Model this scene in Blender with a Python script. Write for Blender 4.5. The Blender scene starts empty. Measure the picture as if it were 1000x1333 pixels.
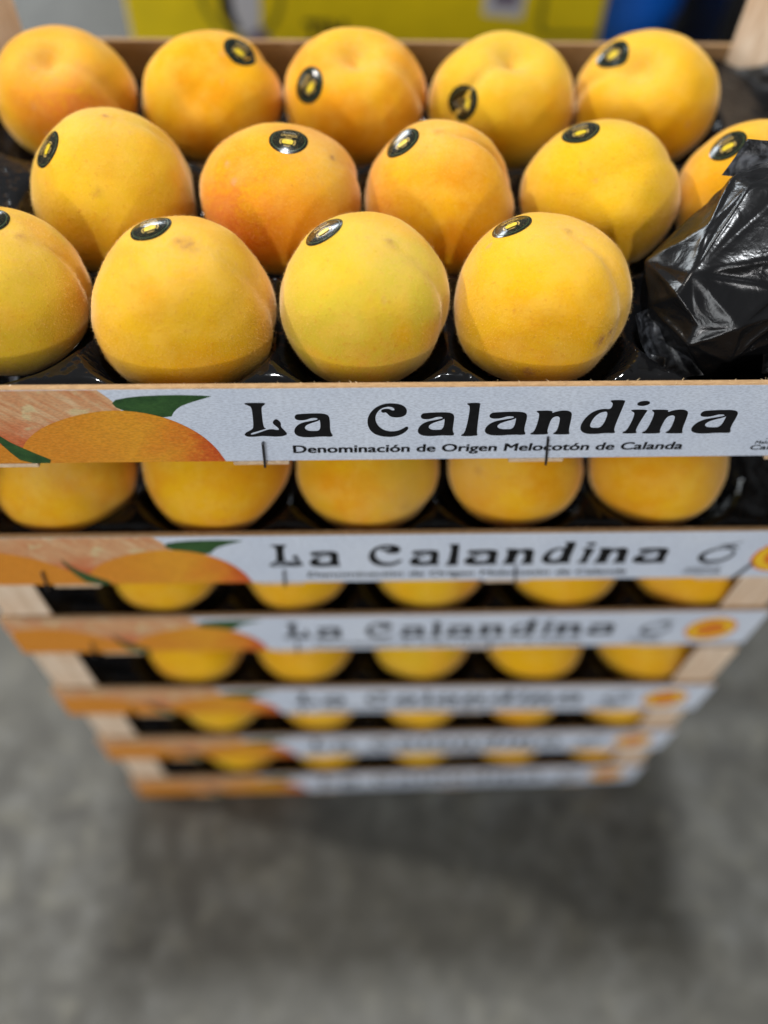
import bpy, bmesh, math, random
import numpy as np
from mathutils import Vector, Matrix, noise
from mathutils.geometry import tessellate_polygon

S = bpy.context.scene
COL = S.collection
R = math.radians
random.seed(7)
T = 0.003                      # hardboard thickness
D, PITCH, H = 0.286, 0.110, 0.0507
FLOOR_Z = -0.6045

# ------------------------------------------------------------------ camera
cd = bpy.data.cameras.new('camera')
cam = bpy.data.objects.new('camera', cd)
COL.objects.link(cam)
rot = Matrix(((0.999224, -0.030661, 0.024708), (0.011652, 0.829583, 0.558262), (-0.037614, -0.557541, 0.829297))).transposed()
cam.matrix_world = Matrix.Translation((-0.02481, -0.24299, 0.26617)) @ rot.to_4x4()
cd.sensor_fit = 'VERTICAL'
cd.sensor_height = 36.0
cd.sensor_width = 27.0
cd.lens = 1092.9 / 1333.0 * 36.0
cd.clip_start, cd.clip_end = 0.02, 60.0
cd.dof.use_dof = True
cd.dof.focus_distance = 0.374
cd.dof.aperture_fstop = 2.0
S.camera = cam

# ------------------------------------------------------------------ world, lamps, exposure
W = bpy.data.worlds.new('World')
S.world = W
W.use_nodes = True
bg = W.node_tree.nodes['Background']
bg.inputs[0].default_value = (0.93, 0.96, 1.0, 1)
bg.inputs[1].default_value = 0.17
S.view_settings.view_transform = 'Standard'
S.view_settings.look = 'None'
S.view_settings.exposure = 0.12


def lamp(name, az, el, dist, size, power, colour, target=(0, 0.1, 0)):
    l = bpy.data.lights.new(name, 'AREA')
    l.shape = 'DISK'
    l.size = size
    l.energy = power
    l.color = colour
    o = bpy.data.objects.new(name, l)
    COL.objects.link(o)
    a, e = R(az), R(el)
    d = Vector((math.sin(a) * math.cos(e), -math.cos(a) * math.cos(e), math.sin(e)))
    o.location = Vector(target) + d * dist
    o.rotation_euler = d.to_track_quat('Z', 'Y').to_euler()
    return o


lamp('hall_lamp_front', -3, 14, 3.2, 0.20, 21, (1.0, 0.98, 0.98))
lamp('hall_lamp_side', -101, 41, 2.8, 0.14, 36, (1.0, 0.95, 0.88))
lamp('hall_lamp_ceiling', 187, 75, 6.0, 0.5, 310, (0.94, 0.97, 1.0))
lamp('soft_front_fill', -28, 26, 4.2, 2.0, 72, (0.95, 0.98, 1.0))  # wide fill lamp added in front to brighten the shade and the carton
lamp('hall_window_back', -157, 9.5, 3.6, 0.85, 24, (0.86, 0.94, 1.0))


# ------------------------------------------------------------------ object helpers
def link(name, mesh, mat=None, parent=None, **props):
    o = bpy.data.objects.new(name, mesh)
    COL.objects.link(o)
    if mat is not None and mesh is not None and not mesh.materials:
        mesh.materials.append(mat)
    if parent is not None:
        o.parent = parent
    for k, v in props.items():
        o[k] = v
    return o


def tag(o, label=None, cat=None, group=None, kind=None):
    for k, v in (('label', label), ('category', cat), ('group', group), ('kind', kind)):
        if v:
            o[k] = v
    return o


def empty(name, loc, rz=0.0):
    o = bpy.data.objects.new(name, None)
    COL.objects.link(o)
    o.location = loc
    o.rotation_euler = (0, 0, rz)
    o.empty_display_size = 0.02
    return o


def to_mesh(bm, name, smooth=False):
    me = bpy.data.meshes.new(name)
    bm.normal_update()
    bm.to_mesh(me)
    bm.free()
    if smooth:
        me.polygons.foreach_set('use_smooth', [True] * len(me.polygons))
    return me


def box_bm(x0, x1, y0, y1, z0, z1, bevel=0.0, seg=1, bm=None):
    b = bmesh.new()
    vs = [b.verts.new((x, y, z)) for x in (x0, x1) for y in (y0, y1) for z in (z0, z1)]
    for f in ((0, 1, 3, 2), (4, 6, 7, 5), (0, 4, 5, 1), (2, 3, 7, 6), (0, 2, 6, 4), (1, 5, 7, 3)):
        b.faces.new([vs[i] for i in f])
    bmesh.ops.recalc_face_normals(b, faces=b.faces)
    if bevel:
        bmesh.ops.bevel(b, geom=list(b.edges), offset=bevel, segments=seg, affect='EDGES')
    if bm is None:
        return b
    me = bpy.data.meshes.new('tmp')
    b.to_mesh(me)
    b.free()
    bm.from_mesh(me)
    bpy.data.meshes.remove(me)
    return bm


def box(name, dims, mat, parent=None, bevel=0.0, **p):
    return link(name, to_mesh(box_bm(*dims, bevel=bevel), name), mat, parent, **p)


def chaikin(pts, n=2):
    for _ in range(n):
        out = []
        for i in range(len(pts)):
            a, b = pts[i], pts[(i + 1) % len(pts)]
            out.append((a[0] * .75 + b[0] * .25, a[1] * .75 + b[1] * .25))
            out.append((a[0] * .25 + b[0] * .75, a[1] * .25 + b[1] * .75))
        pts = out
    return pts


def tri2d(rings):
    flat = [p for r in rings for p in r]
    tris = tessellate_polygon([[Vector((p[0], p[1], 0)) for p in r] for r in rings])
    return flat, [tuple(t) for t in tris]


def print_mesh(name, shapes, y, th=0.00012):
    """thin printed layer on the front of a panel: shapes = list of ring lists in metres (x, z)"""
    y, th = y * .35, th * .25
    bm = bmesh.new()
    for rings in shapes:
        flat, tris = tri2d(rings)
        v = [bm.verts.new((p[0], y, p[1])) for p in flat]
        vb = [bm.verts.new((p[0], y + th, p[1])) for p in flat]
        for t in tris:
            try:
                f = bm.faces.new([v[i] for i in t])
            except ValueError:
                continue
            f.normal_update()
            if f.normal.y > 0:
                f.normal_flip()
        k = 0
        for r in rings:
            n = len(r)
            for i in range(n):
                a, b = k + i, k + (i + 1) % n
                bm.faces.new((v[a], v[b], vb[b], vb[a]))
            k += n
    return to_mesh(bm, name)


_tc = {}


def text_tris(s, offset=0.0):
    """2D triangles of a line of text, unit size, left aligned on the baseline"""
    if (s, offset) in _tc:
        return _tc[(s, offset)]
    cu = bpy.data.curves.new('text', 'FONT')
    cu.body = s
    cu.size = 1.0
    cu.offset = offset
    cu.resolution_u = 3
    cu.fill_mode = 'FRONT'
    o = bpy.data.objects.new('text', cu)
    COL.objects.link(o)
    dg = bpy.context.evaluated_depsgraph_get()
    me = bpy.data.meshes.new_from_object(o.evaluated_get(dg))
    me.calc_loop_triangles()
    v = np.array([(p.co.x, p.co.y) for p in me.vertices])
    t = [tuple(x.vertices) for x in me.loop_triangles]
    bpy.data.objects.remove(o)
    bpy.data.curves.remove(cu)
    bpy.data.meshes.remove(me)
    _tc[(s, offset)] = (v, t)
    return v, t


def text_mesh(name, s, x0, x1, zb, height, y, offset=0.0, skew=0.0):
    """text between x0 and x1, baseline zb, cap height about `height`"""
    v, t = text_tris(s, 0.0)
    mn, mx = v[:, 0].min(), v[:, 0].max()
    if offset:                      # bolder strokes: the outline laid again a hair to the side
        n = len(v)
        sh = [(-offset, -offset * .5), (offset, -offset * .5), (-offset, offset * .5), (offset, offset * .5)]
        v = np.vstack([v + np.array(s_) for s_ in sh])
        t = [tuple(i + n * q for i in f) for q in range(4) for f in t]
    sx = (x1 - x0) / (mx - mn)
    sz = height / 0.72
    me = bpy.data.meshes.new(name)
    co = [(x0 + (a - mn) * sx + skew * b * sz, y * .35 - (i * 4 // len(v)) * 1e-5, zb + b * sz) for i, (a, b) in enumerate(v)]
    me.from_pydata(co, [], t)
    me.update()
    return me


# ------------------------------------------------------------------ material helpers
class NT:
    def __init__(self, name):
        self.m = bpy.data.materials.new(name)
        self.m.use_nodes = True
        self.t = self.m.node_tree
        self.p = self.t.nodes['Principled BSDF']

    def n(self, typ, **kw):
        nd = self.t.nodes.new(typ)
        for k, v in kw.items():
            if hasattr(nd, k):
                setattr(nd, k, v)
        return nd

    def l(self, a, b):
        self.t.links.new(a, b)

    def set(self, **kw):
        for k, v in kw.items():
            self.p.inputs[k.replace('_', ' ')].default_value = v
        return self

    def coord(self, kind='Object', scale=(1, 1, 1)):
        tc = self.n('ShaderNodeTexCoord')
        mp = self.n('ShaderNodeMapping')
        mp.inputs['Scale'].default_value = scale
        self.l(tc.outputs[kind], mp.inputs[0])
        return mp.outputs[0]

    def noise(self, vec, scale, detail=3, rough=0.5, dist=0.0):
        nd = self.n('ShaderNodeTexNoise')
        nd.inputs['Scale'].default_value = scale
        nd.inputs['Detail'].default_value = detail
        nd.inputs['Roughness'].default_value = rough
        nd.inputs['Distortion'].default_value = dist
        self.l(vec, nd.inputs['Vector'])
        return nd.outputs['Fac']

    def ramp(self, fac, stops):
        r = self.n('ShaderNodeValToRGB')
        e = r.color_ramp.elements
        while len(e) < len(stops):
            e.new(0.5)
        for i, (p, c) in enumerate(stops):
            e[i].position = p
            e[i].color = (*c, 1) if len(c) == 3 else c
        self.l(fac, r.inputs[0])
        return r.outputs[0]

    def rng(self, fac, a, b, c=0.0, d=1.0):
        r = self.n('ShaderNodeMapRange')
        r.interpolation_type = 'SMOOTHSTEP'
        for i, v in zip((1, 2, 3, 4), (a, b, c, d)):
            r.inputs[i].default_value = v
        self.l(fac, r.inputs[0])
        return r.outputs[0]

    def math(self, op, a, b=None):
        m = self.n('ShaderNodeMath')
        m.operation = op
        for i, v in enumerate((a, b)):
            if v is None:
                continue
            if isinstance(v, (int, float)):
                m.inputs[i].default_value = v
            else:
                self.l(v, m.inputs[i])
        return m.outputs[0]

    def mix(self, fac, a, b, blend='MIX'):
        m = self.n('ShaderNodeMix')
        m.data_type = 'RGBA'
        m.blend_type = blend
        for i, v in ((0, fac), (6, a), (7, b)):
            if isinstance(v, (int, float)):
                m.inputs[i].default_value = v
            elif isinstance(v, tuple):
                m.inputs[i].default_value = (*v, 1)
            else:
                self.l(v, m.inputs[i])
        return m.outputs[2]

    def bump(self, h, strength, dist):
        b = self.n('ShaderNodeBump')
        b.inputs['Strength'].default_value = strength
        b.inputs['Distance'].default_value = dist
        self.l(h, b.inputs['Height'])
        self.l(b.outputs[0], self.p.inputs['Normal'])

    def col(self, c):
        if isinstance(c, tuple):
            self.p.inputs['Base Color'].default_value = (*c, 1)
        else:
            self.l(c, self.p.inputs['Base Color'])
        return self

    def attr(self, name, kind):
        a = self.n('ShaderNodeAttribute')
        a.attribute_type = kind
        a.attribute_name = name
        return a


def flat(name, c, rough=0.6, var=0.12, scale=300.0, **kw):
    k = NT(name)
    v = k.coord()
    n = k.noise(v, scale, 4)
    k.col(k.mix(k.rng(n, .3, .7), tuple(x * (1 - var) for x in c), tuple(min(1, x * (1 + var)) for x in c)))
    k.set(Roughness=rough, **kw)
    return k.m


# ---- peach skin
k = NT('peach_skin')
v0 = k.coord()
off = k.n('ShaderNodeVectorMath')
off.operation = 'ADD'
k.l(v0, off.inputs[0])
k.l(k.attr('seed', 'OBJECT').outputs['Vector'], off.inputs[1])
v = off.outputs[0]
big = k.noise(v, 26, 3, .55, .4)
mid = k.noise(v, 75, 4, .6)
fine = k.noise(v, 420, 5, .65)
grain = k.noise(v, 1500, 3, .7)
ripe = k.attr('ripe', 'OBJECT').outputs['Fac']
c = k.mix(k.math('ADD', k.rng(big, .36, .66, -.25, .35), ripe), (.775, .405, .005), (.70, .24, .003))
gr = k.attr('green', 'OBJECT').outputs['Fac']
c = k.mix(k.math('MULTIPLY', gr, k.rng(k.noise(v, 32, 2), .30, .58)), c, (.58, .46, .035))
bl = k.attr('blush', 'GEOMETRY').outputs['Fac']
blm = k.math('MULTIPLY', bl, k.rng(k.math('ADD', k.math('MULTIPLY', mid, .6), k.math('MULTIPLY', fine, .4)), .34, .62, .15, 1.0))
c = k.mix(blm, c, (.66, .13, .022))
c = k.mix(k.rng(mid, .40, .70, 0, .36), c, (.79, .47, .075))
c = k.mix(k.rng(fine, .54, .75, 0, .45), c, (.60, .21, .012))
c = k.mix(k.rng(grain, .48, .75, 0, .34), c, (.88, .54, .08))
pale = k.attr('pale', 'GEOMETRY').outputs['Fac']
c = k.mix(k.math('MULTIPLY', pale, k.rng(fine, .3, .7, .4, 1)), c, (.74, .48, .17))
spot = k.attr('spot', 'GEOMETRY').outputs['Fac']
c = k.mix(k.math('MULTIPLY', spot, k.rng(fine, .3, .62, .35, 1)), c, (.30, .11, .055))
vo = k.n('ShaderNodeTexVoronoi')
vo.inputs['Scale'].default_value = 260
k.l(v, vo.inputs['Vector'])
c = k.mix(k.rng(vo.outputs['Distance'], .05, .14, .40, 0), c, (.46, .20, .03))
v3 = k.n('ShaderNodeTexVoronoi')
v3.inputs['Scale'].default_value = 62
k.l(v, v3.inputs['Vector'])
scar = k.math('MULTIPLY', k.rng(v3.outputs['Distance'], .08, .20, 1, 0), k.rng(k.noise(v, 40, 2), .56, .62))
c = k.mix(k.math('MULTIPLY', scar, k.rng(fine, .35, .65, .1, .75)), c, (.60, .30, .13))
k.col(c)
k.set(Roughness=.78, Subsurface_Weight=.10, Subsurface_Scale=.004, Sheen_Weight=.58, Sheen_Roughness=.36,
      Specular_IOR_Level=.08)
k.p.inputs['Subsurface Radius'].default_value = (1.0, .45, .12)
k.p.inputs['Sheen Tint'].default_value = (1.0, .76, .50, 1)
hgt = k.math('ADD', k.math('MULTIPLY', fine, .6), k.math('MULTIPLY', grain, .35))
k.bump(hgt, .6, .0007)
PEACH = k.m

k = NT('peach_fuzz')
k.col((.84, .56, .22)).set(Roughness=.8, Specular_IOR_Level=.1)
FUZZ = k.m

# ---- wood, hardboard, print
k = NT('poplar_wood')
v = k.coord(scale=(1, 1, .10))
g = k.noise(v, 260, 5, .6, .6)
c = k.ramp(g, [(.3, (.58, .42, .28)), (.52, (.72, .56, .41)), (.72, (.82, .68, .53))])
c = k.mix(k.rng(k.noise(k.coord(), 38, 3), .45, .7, 0, .4), c, (.62, .40, .24))
k.col(c).set(Roughness=.75)
k.bump(g, .3, .0006)
WOOD = k.m
k = NT('slat_wood')
v = k.coord(scale=(1, .08, 1))
g = k.noise(v, 300, 5, .6, .5)
k.col(k.ramp(g, [(.3, (.52, .35, .20)), (.7, (.72, .54, .36))])).set(Roughness=.75)
k.bump(g, .3, .0005)
SLAT = k.m
k = NT('brown_hardboard')
v = k.coord()
g = k.noise(k.coord(scale=(.25, 1, 1)), 900, 5, .7)
b2 = k.noise(v, 30, 3)
c = k.ramp(g, [(.25, (.26, .145, .06)), (.5, (.40, .24, .11)), (.78, (.56, .37, .19))])
c = k.mix(k.rng(b2, .4, .7, 0, .3), c, (.30, .17, .075))
k.col(c).set(Roughness=.8)
k.bump(g, .5, .0005)
BOARD = k.m
k = NT('pale_fibres')
k.col((.66, .48, .27)).set(Roughness=.9)
FIBRE = k.m


def print_mat(name, build, rough=.42):
    k = NT(name)
    v = k.coord()
    weave = k.noise(k.coord(scale=(.35, 1, 1)), 1500, 2, .6)
    scuff = k.noise(k.coord(scale=(.12, 1, 1)), 170, 6, .7)
    c = build(k, v)
    c = k.mix(k.rng(weave, .35, .7, 0, .26), c, (.10, .10, .12), 'MULTIPLY')
    c = k.mix(k.rng(scuff, .60, .80, 0, .22), c, (.25, .22, .19))
    k.col(c).set(Roughness=rough, Specular_IOR_Level=.35)
    k.bump(weave, .25, .0002)
    return k.m


WHITE = print_mat('white_print', lambda k, v: k.mix(k.rng(k.noise(v, 22, 4), .35, .7), (.63, .69, .80), (.69, .745, .84)))


def _fruit(k, v):
    sx = k.n('ShaderNodeSeparateXYZ')
    k.l(v, sx.inputs[0])
    n = k.noise(v, 60, 4, .6)
    a = k.math('ADD', k.math('MULTIPLY', sx.outputs[0], 11.0), k.math('MULTIPLY', n, .55))
    c = k.ramp(k.rng(a, -1.62, -.56), [(0, (.70, .25, .018)), (.55, (.76, .33, .020)), (.83, (.72, .22, .016)), (1, (.58, .075, .012))])
    return k.mix(k.rng(k.noise(v, 600, 3), .45, .7, 0, .3), c, (.82, .40, .06))


FRUIT = print_mat('printed_peach_skin', _fruit)


def _flesh(k, v):
    mp = k.n('ShaderNodeMapping')
    mp.vector_type = 'TEXTURE'
    mp.inputs['Rotation'].default_value = (0, R(48), 0)
    mp.inputs['Scale'].default_value = (7, 1, 1)
    k.l(v, mp.inputs[0])
    st = k.noise(mp.outputs[0], 260, 4, .6)
    c = k.ramp(st, [(.30, (.60, .22, .085)), (.5, (.66, .34, .16)), (.70, (.74, .52, .30))])
    sz = k.n('ShaderNodeSeparateXYZ')
    k.l(v, sz.inputs[0])
    low = k.rng(k.math('ADD', sz.outputs[2], k.math('MULTIPLY', k.noise(v, 70, 4), .022)), -.030, -.004)
    c = k.mix(low, (.60, .10, .020), c)
    return k.mix(k.rng(k.noise(v, 95, 5), .56, .64, 0, .75), c, (.68, .56, .30))


FLESH = print_mat('printed_peach_flesh', _flesh)
LEAF = print_mat('printed_leaf', lambda k, v: k.ramp(k.noise(v, 120, 5, .65), [(.3, (.012, .050, .014)), (.7, (.045, .125, .030))]))
INK = flat('black_ink', (.008, .008, .009), .5, .2, Specular_IOR_Level=.15)
INK2 = flat('grey_ink', (.05, .055, .06), .5, .2)
RED = flat('seal_red', (.68, .14, .015), .45, .1)
YEL = flat('seal_yellow', (.85, .52, .02), .45, .08)
k = NT('staple_wire')
k.col((.10, .10, .11)).set(Metallic=1.0, Roughness=.4)
WIRE = k.m

# ---- plastics
k = NT('black_tray_plastic')
v = k.coord()
peb = k.n('ShaderNodeTexVoronoi')
peb.inputs['Scale'].default_value = 210
k.l(v, peb.inputs['Vector'])
rip = k.noise(v, 55, 3)
k.col((.006, .006, .0065)).set(Roughness=.10, Specular_IOR_Level=.42)
k.bump(k.math('ADD', k.math('MULTIPLY', k.rng(peb.outputs['Distance'], 0, .6), .30), rip), .45, .0022)
TRAY = k.m
k = NT('black_bag_film')
v = k.coord()
n1 = k.noise(v, 120, 4, .55, .8)
k.col((.006, .006, .0065)).set(Roughness=.24, Specular_IOR_Level=.34)
k.bump(n1, .25, .002)
BAG = k.m
k = NT('painted_sheen_film')
v = k.coord()
c = k.mix(k.rng(k.noise(v, 90, 5, .65, 1.0), .42, .68), (.010, .010, .011), (.15, .16, .18))  # grey streaks put the film's reflected highlights into its colour
k.col(c).set(Roughness=.30, Specular_IOR_Level=.6)
k.bump(k.noise(v, 240, 4, .6, .8), .35, .0015)
FILM = k.m

# ---- sticker
k = NT('sticker_foil')
k.col((.009, .011, .006)).set(Roughness=.16, Specular_IOR_Level=.5)
v = k.coord()
k.bump(k.noise(v, 260, 2), .06, .001)
STK = k.m
GOLD = flat('gold_print', (.55, .36, .10), .3, .1)
CREAM = flat('cream_print', (.62, .56, .42), .35, .1)
YFR = flat('yellow_fruit_print', (.66, .47, .012), .40, .25, 900)
GRING = flat('green_ring_print', (.03, .055, .02), .3, .2)

# ---- background
k = NT('worn_concrete')
v = k.coord()
n1 = k.noise(v, 26, 7, .66, .3)
n2 = k.noise(v, 31, 6, .65, .5)
n3 = k.noise(v, 2.2, 3, .5)
c = k.ramp(n1, [(.34, (.036, .033, .026)), (.5, (.064, .061, .050)), (.66, (.112, .110, .098))])
c = k.mix(k.rng(n2, .50, .72, 0, .55), c, (.15, .142, .108))
c = k.mix(k.rng(n2, .48, .28, 0, .55), c, (.040, .039, .034))
c = k.mix(k.rng(n3, .45, .65, 0, .35), c, (.105, .102, .085))
k.col(c).set(Roughness=.62)
k.bump(n2, .2, .004)
CONC = k.m
CARTON = flat('yellow_carton_board', (.88, .66, .002), .5, .05, 40)
CARTON_D = flat('dark_yellow_print', (.30, .24, .004), .5, .05, 40)
BLUE = flat('blue_plastic', (.012, .19, .95), .35, .1, 30)
PALEB = flat('pale_blue_patch', (.40, .60, .85), .5, .1, 60)
BLK = flat('black_plastic', (.010, .010, .011), .4, .1, 60)
LBL = flat('grey_white_paper', (.62, .62, .66), .6, .08, 90)
PURP = flat('grey_purple_print', (.17, .13, .20), .6, .1, 90)

# ------------------------------------------------------------------ the floor
bm = bmesh.new()
bmesh.ops.create_grid(bm, x_segments=24, y_segments=24, size=12)
fl = link('floor', to_mesh(bm, 'floor'), CONC)
fl.location.z = FLOOR_Z
fl['kind'] = 'structure'
fl['label'] = 'worn mottled grey concrete floor under the stack'

# ------------------------------------------------------------------ crates
GLYPH = {
    'L': [[-69.2,-9.2],[-60.5,-9.3],[-60.4,-10.2],[-62.0,-11.7],[-62.4,-13.7],[-62.7,-26.1],[-61.2,-26.4],[-62.8,-27.3],[-65.9,-28.6],[-68.7,-29.8],[-68.8,-30.9],[-67.4,-30.6],[-63.8,-28.9],[-59.8,-26.8],[-56.1,-27.9],[-55.7,-27.1],[-56.5,-25.5],[-58.3,-23.1],[-58.0,-21.5],[-56.7,-19.9],[-55.3,-21.3],[-54.6,-22.9],[-54.9,-25.5],[-53.7,-27.6],[-52.3,-30.3],[-52.9,-31.4],[-55.4,-32.3],[-58.9,-32.3],[-63.2,-31.7],[-66.7,-32.2],[-69.8,-32.4],[-71.3,-31.6],[-71.6,-30.4],[-70.5,-29.0],[-68.4,-27.6],[-67.0,-26.0],[-66.5,-16.2],[-66.6,-12.0],[-67.6,-11.1],[-69.3,-10.1]],
    'A': [[-46.7,-16.9],[-40.8,-16.5],[-35.3,-16.6],[-33.2,-18.1],[-32.8,-21.1],[-32.9,-29.2],[-31.7,-31.8],[-32.2,-32.9],[-37.1,-32.5],[-42.8,-33.2],[-46.9,-32.6],[-48.9,-30.7],[-49.1,-27.8],[-47.7,-24.7],[-45.2,-22.7],[-41.5,-21.7],[-38.4,-20.8],[-38.1,-20.0],[-39.2,-19.5],[-41.1,-19.6],[-43.4,-20.9],[-46.1,-21.2],[-47.8,-20.6],[-48.4,-19.0],[-47.8,-17.4]],
    'AH': [[-37.2,-28.4],[-40.5,-28.7],[-43.0,-28.4],[-44.4,-26.7],[-43.6,-24.6],[-41.1,-23.0],[-38.0,-21.7],[-37.1,-20.4]],
    'C': [[-7.2,-10.2],[-10.5,-11.2],[-13.8,-14.2],[-15.8,-18.7],[-16.2,-23.3],[-15.1,-28.0],[-12.6,-31.5],[-8.2,-33.3],[-3.8,-33.3],[-0.3,-31.6],[2.0,-28.9],[2.6,-26.9],[1.6,-25.9],[0.3,-27.3],[-2.2,-29.1],[-5.7,-29.6],[-9.2,-28.1],[-11.7,-24.7],[-12.7,-20.7],[-12.3,-17.4],[-11.4,-15.3],[-10.0,-13.5],[-7.9,-12.5],[-5.8,-12.5],[-4.4,-13.6],[-4.2,-14.8],[-5.2,-15.1],[-6.5,-14.0],[-8.3,-13.8],[-9.9,-14.3],[-10.2,-15.5],[-9.3,-16.6],[-8.0,-16.1],[-7.2,-17.2],[-6.2,-18.9],[-3.9,-19.8],[-0.9,-19.5],[1.0,-18.0],[1.4,-15.0],[0.0,-12.1],[-3.0,-10.5]],
    'l': [[27.4,-10.5],[33.3,-10.3],[33.2,-12.2],[33.9,-30.7],[34.6,-32.4],[34.0,-33.2],[27.3,-33.4],[26.8,-32.4],[28.7,-30.9],[29.2,-12.8],[27.5,-11.3]],
    'n': [[59.4,-15.9],[66.5,-16.0],[66.2,-17.9],[68.4,-16.4],[72.0,-15.8],[74.6,-17.0],[75.4,-19.4],[76.0,-30.1],[77.0,-32.1],[76.5,-32.8],[69.9,-32.7],[69.3,-31.8],[70.9,-30.3],[70.7,-21.7],[69.6,-19.8],[67.8,-20.1],[66.6,-21.9],[66.4,-30.3],[67.3,-31.9],[66.7,-32.6],[59.8,-32.7],[59.0,-31.9],[61.0,-30.2],[61.2,-18.1],[59.5,-16.8]],
    'd': [[90.6,-9.3],[97.0,-9.3],[97.2,-10.9],[96.8,-29.4],[98.2,-31.2],[97.8,-32.3],[93.3,-32.0],[88.5,-32.8],[83.9,-32.2],[81.4,-29.6],[80.9,-25.8],[82.1,-20.5],[84.7,-16.6],[88.6,-14.9],[92.1,-15.6],[92.2,-11.5],[90.7,-10.2]],
    'dh': [[91.7,-16.9],[88.3,-17.1],[86.0,-20.1],[85.1,-24.8],[85.5,-27.5],[87.0,-28.3],[91.2,-28.1]],
    'i': [[101.4,-15.8],[109.2,-15.8],[108.5,-18.1],[107.1,-30.2],[108.4,-31.6],[108.0,-32.5],[101.9,-32.5],[101.5,-31.6],[103.5,-29.9],[104.0,-18.1],[101.7,-16.8]],
    'dot': [[108.6,-11.2],[108.5,-12.1],[107.6,-12.8],[106.3,-13.3],[104.8,-13.3],[103.6,-12.9],[103.0,-12.1],[103.2,-11.2],[104.0,-10.4],[105.3,-10.0],[106.8,-10.0],[108.0,-10.4]],
}

GP = {key: [(a / 1000, b / 1000) for a, b in val] for key, val in GLYPH.items()}


def place(glyph, x0, x1, hole=None):
    pts = GP[glyph]
    mn, mx = min(p[0] for p in pts), max(p[0] for p in pts)
    s = (x1 - x0) / (mx - mn)
    rings = [chaikin([(x0 + (p[0] - mn) * s, p[1]) for p in pts])]
    if hole:
        rings.append(chaikin([(x0 + (p[0] - mn) * s, p[1]) for p in GP[hole]])[::-1])
    return rings


DX = lambda g: (min(p[0] for p in GP[g]), max(p[0] for p in GP[g]))
letters = [place('L', *DX('L')), place('A', *DX('A'), 'AH'), place('C', *DX('C')),
           place('A', .0068, .0238, 'AH'), place('l', *DX('l')), place('A', .0374, .0567, 'AH'),
           place('n', .0586, .0772), place('d', *DX('d'), 'dh'), place('i', *DX('i')), [chaikin(GP['dot'], 1)],
           place('n', .1105, .1300), place('A', .1330, .1525, 'AH')]
M_LET = print_mesh('lettering', letters, -.00075)
M_SUB = text_mesh('small_lettering', 'Denominación de Origen Melocotón de Calanda', -.0502, .1332, -.0445, .0057, -.00072, .027)


def oval(cx, cz, rx, rz, n=28, rotd=0.0, a0=0, a1=360):
    o = []
    full = abs(a1 - a0 - 360) < 1e-6
    for i in range(n if full else n + 1):
        t = R(a0 + (a1 - a0) * i / n)
        x, z = rx * math.cos(t), rz * math.sin(t)
        c_, s_ = math.cos(R(rotd)), math.sin(R(rotd))
        o.append((cx + x * c_ - z * s_, cz + x * s_ + z * c_))
    return o


def stroke(pts, w):
    """closed outline of a brush line of changing width"""
    a, b = [], []
    n = len(pts)
    for i, p in enumerate(pts):
        q0, q1 = pts[max(0, i - 1)], pts[min(n - 1, i + 1)]
        dx, dz = q1[0] - q0[0], q1[1] - q0[1]
        L_ = math.hypot(dx, dz) or 1
        ww = w[i] if isinstance(w, list) else w
        a.append((p[0] - dz / L_ * ww / 2, p[1] + dx / L_ * ww / 2))
        b.append((p[0] + dz / L_ * ww / 2, p[1] - dx / L_ * ww / 2))
    return [a + b[::-1]]


# the printed picture, all in metres on the face of the panel
M_SHEET = print_mesh('printed_sheet', [[[(-.2497, -.0504), (.2497, -.0504), (.2497, -.0004), (-.2497, -.0004)]]], -.00022, .0002)
pe = [(-.1775, -.0503), (-.1722, -.0360), (-.1600, -.0240), (-.1410, -.0155), (-.1235, -.0128), (-.1063, -.0172), (-.0935, -.0272),
      (-.0862, -.0385), (-.0825, -.0503)]


def open_chaikin(p, n=2):
    for _ in range(n):
        o = [p[0]]
        for a, b in zip(p, p[1:]):
            o += [(a[0] * .75 + b[0] * .25, a[1] * .75 + b[1] * .25), (a[0] * .25 + b[0] * .75, a[1] * .25 + b[1] * .75)]
        p = o + [p[-1]]
    return p


M_PE = print_mesh('printed_peach', [[open_chaikin(pe)]], -.00052)
half = [(-.2496, -.0503), (-.2496, -.0180), (-.2350, -.0130), (-.2150, -.0140), (-.1980, -.0210), (-.1860, -.0310), (-.1780, -.0420), (-.1750, -.0503)]
M_HALF = print_mesh('printed_half_peach', [[open_chaikin(half)]], -.00046)
M_FLESH = print_mesh('printed_flesh', [[[(-.2496, -.0503), (-.2496, -.0006), (-.1300, -.0006), (-.1262, -.0060), (-.1225, -.0130), (-.16, -.0503)]]], -.00034)
M_LEAF = print_mesh('printed_leaf', [[chaikin([(-.1262, -.0075), (-.1160, -.0047), (-.1004, -.0039), (-.0900, -.0042), (-.0830, -.0048), (-.0830, -.0051),
                                              (-.0955, -.0101), (-.1000, -.0140), (-.1025, -.0190), (-.1140, -.0165), (-.1240, -.0130)], 1)]], -.00040)
M_LEAF2 = print_mesh('printed_leaf', [[chaikin([(-.1842, -.0220), (-.1838, -.0222), (-.1790, -.0330), (-.1720, -.0400), (-.1600, -.0503), (-.1760, -.0503),
                                               (-.1805, -.0400), (-.1835, -.0290)], 1)]], -.00060)
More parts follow.
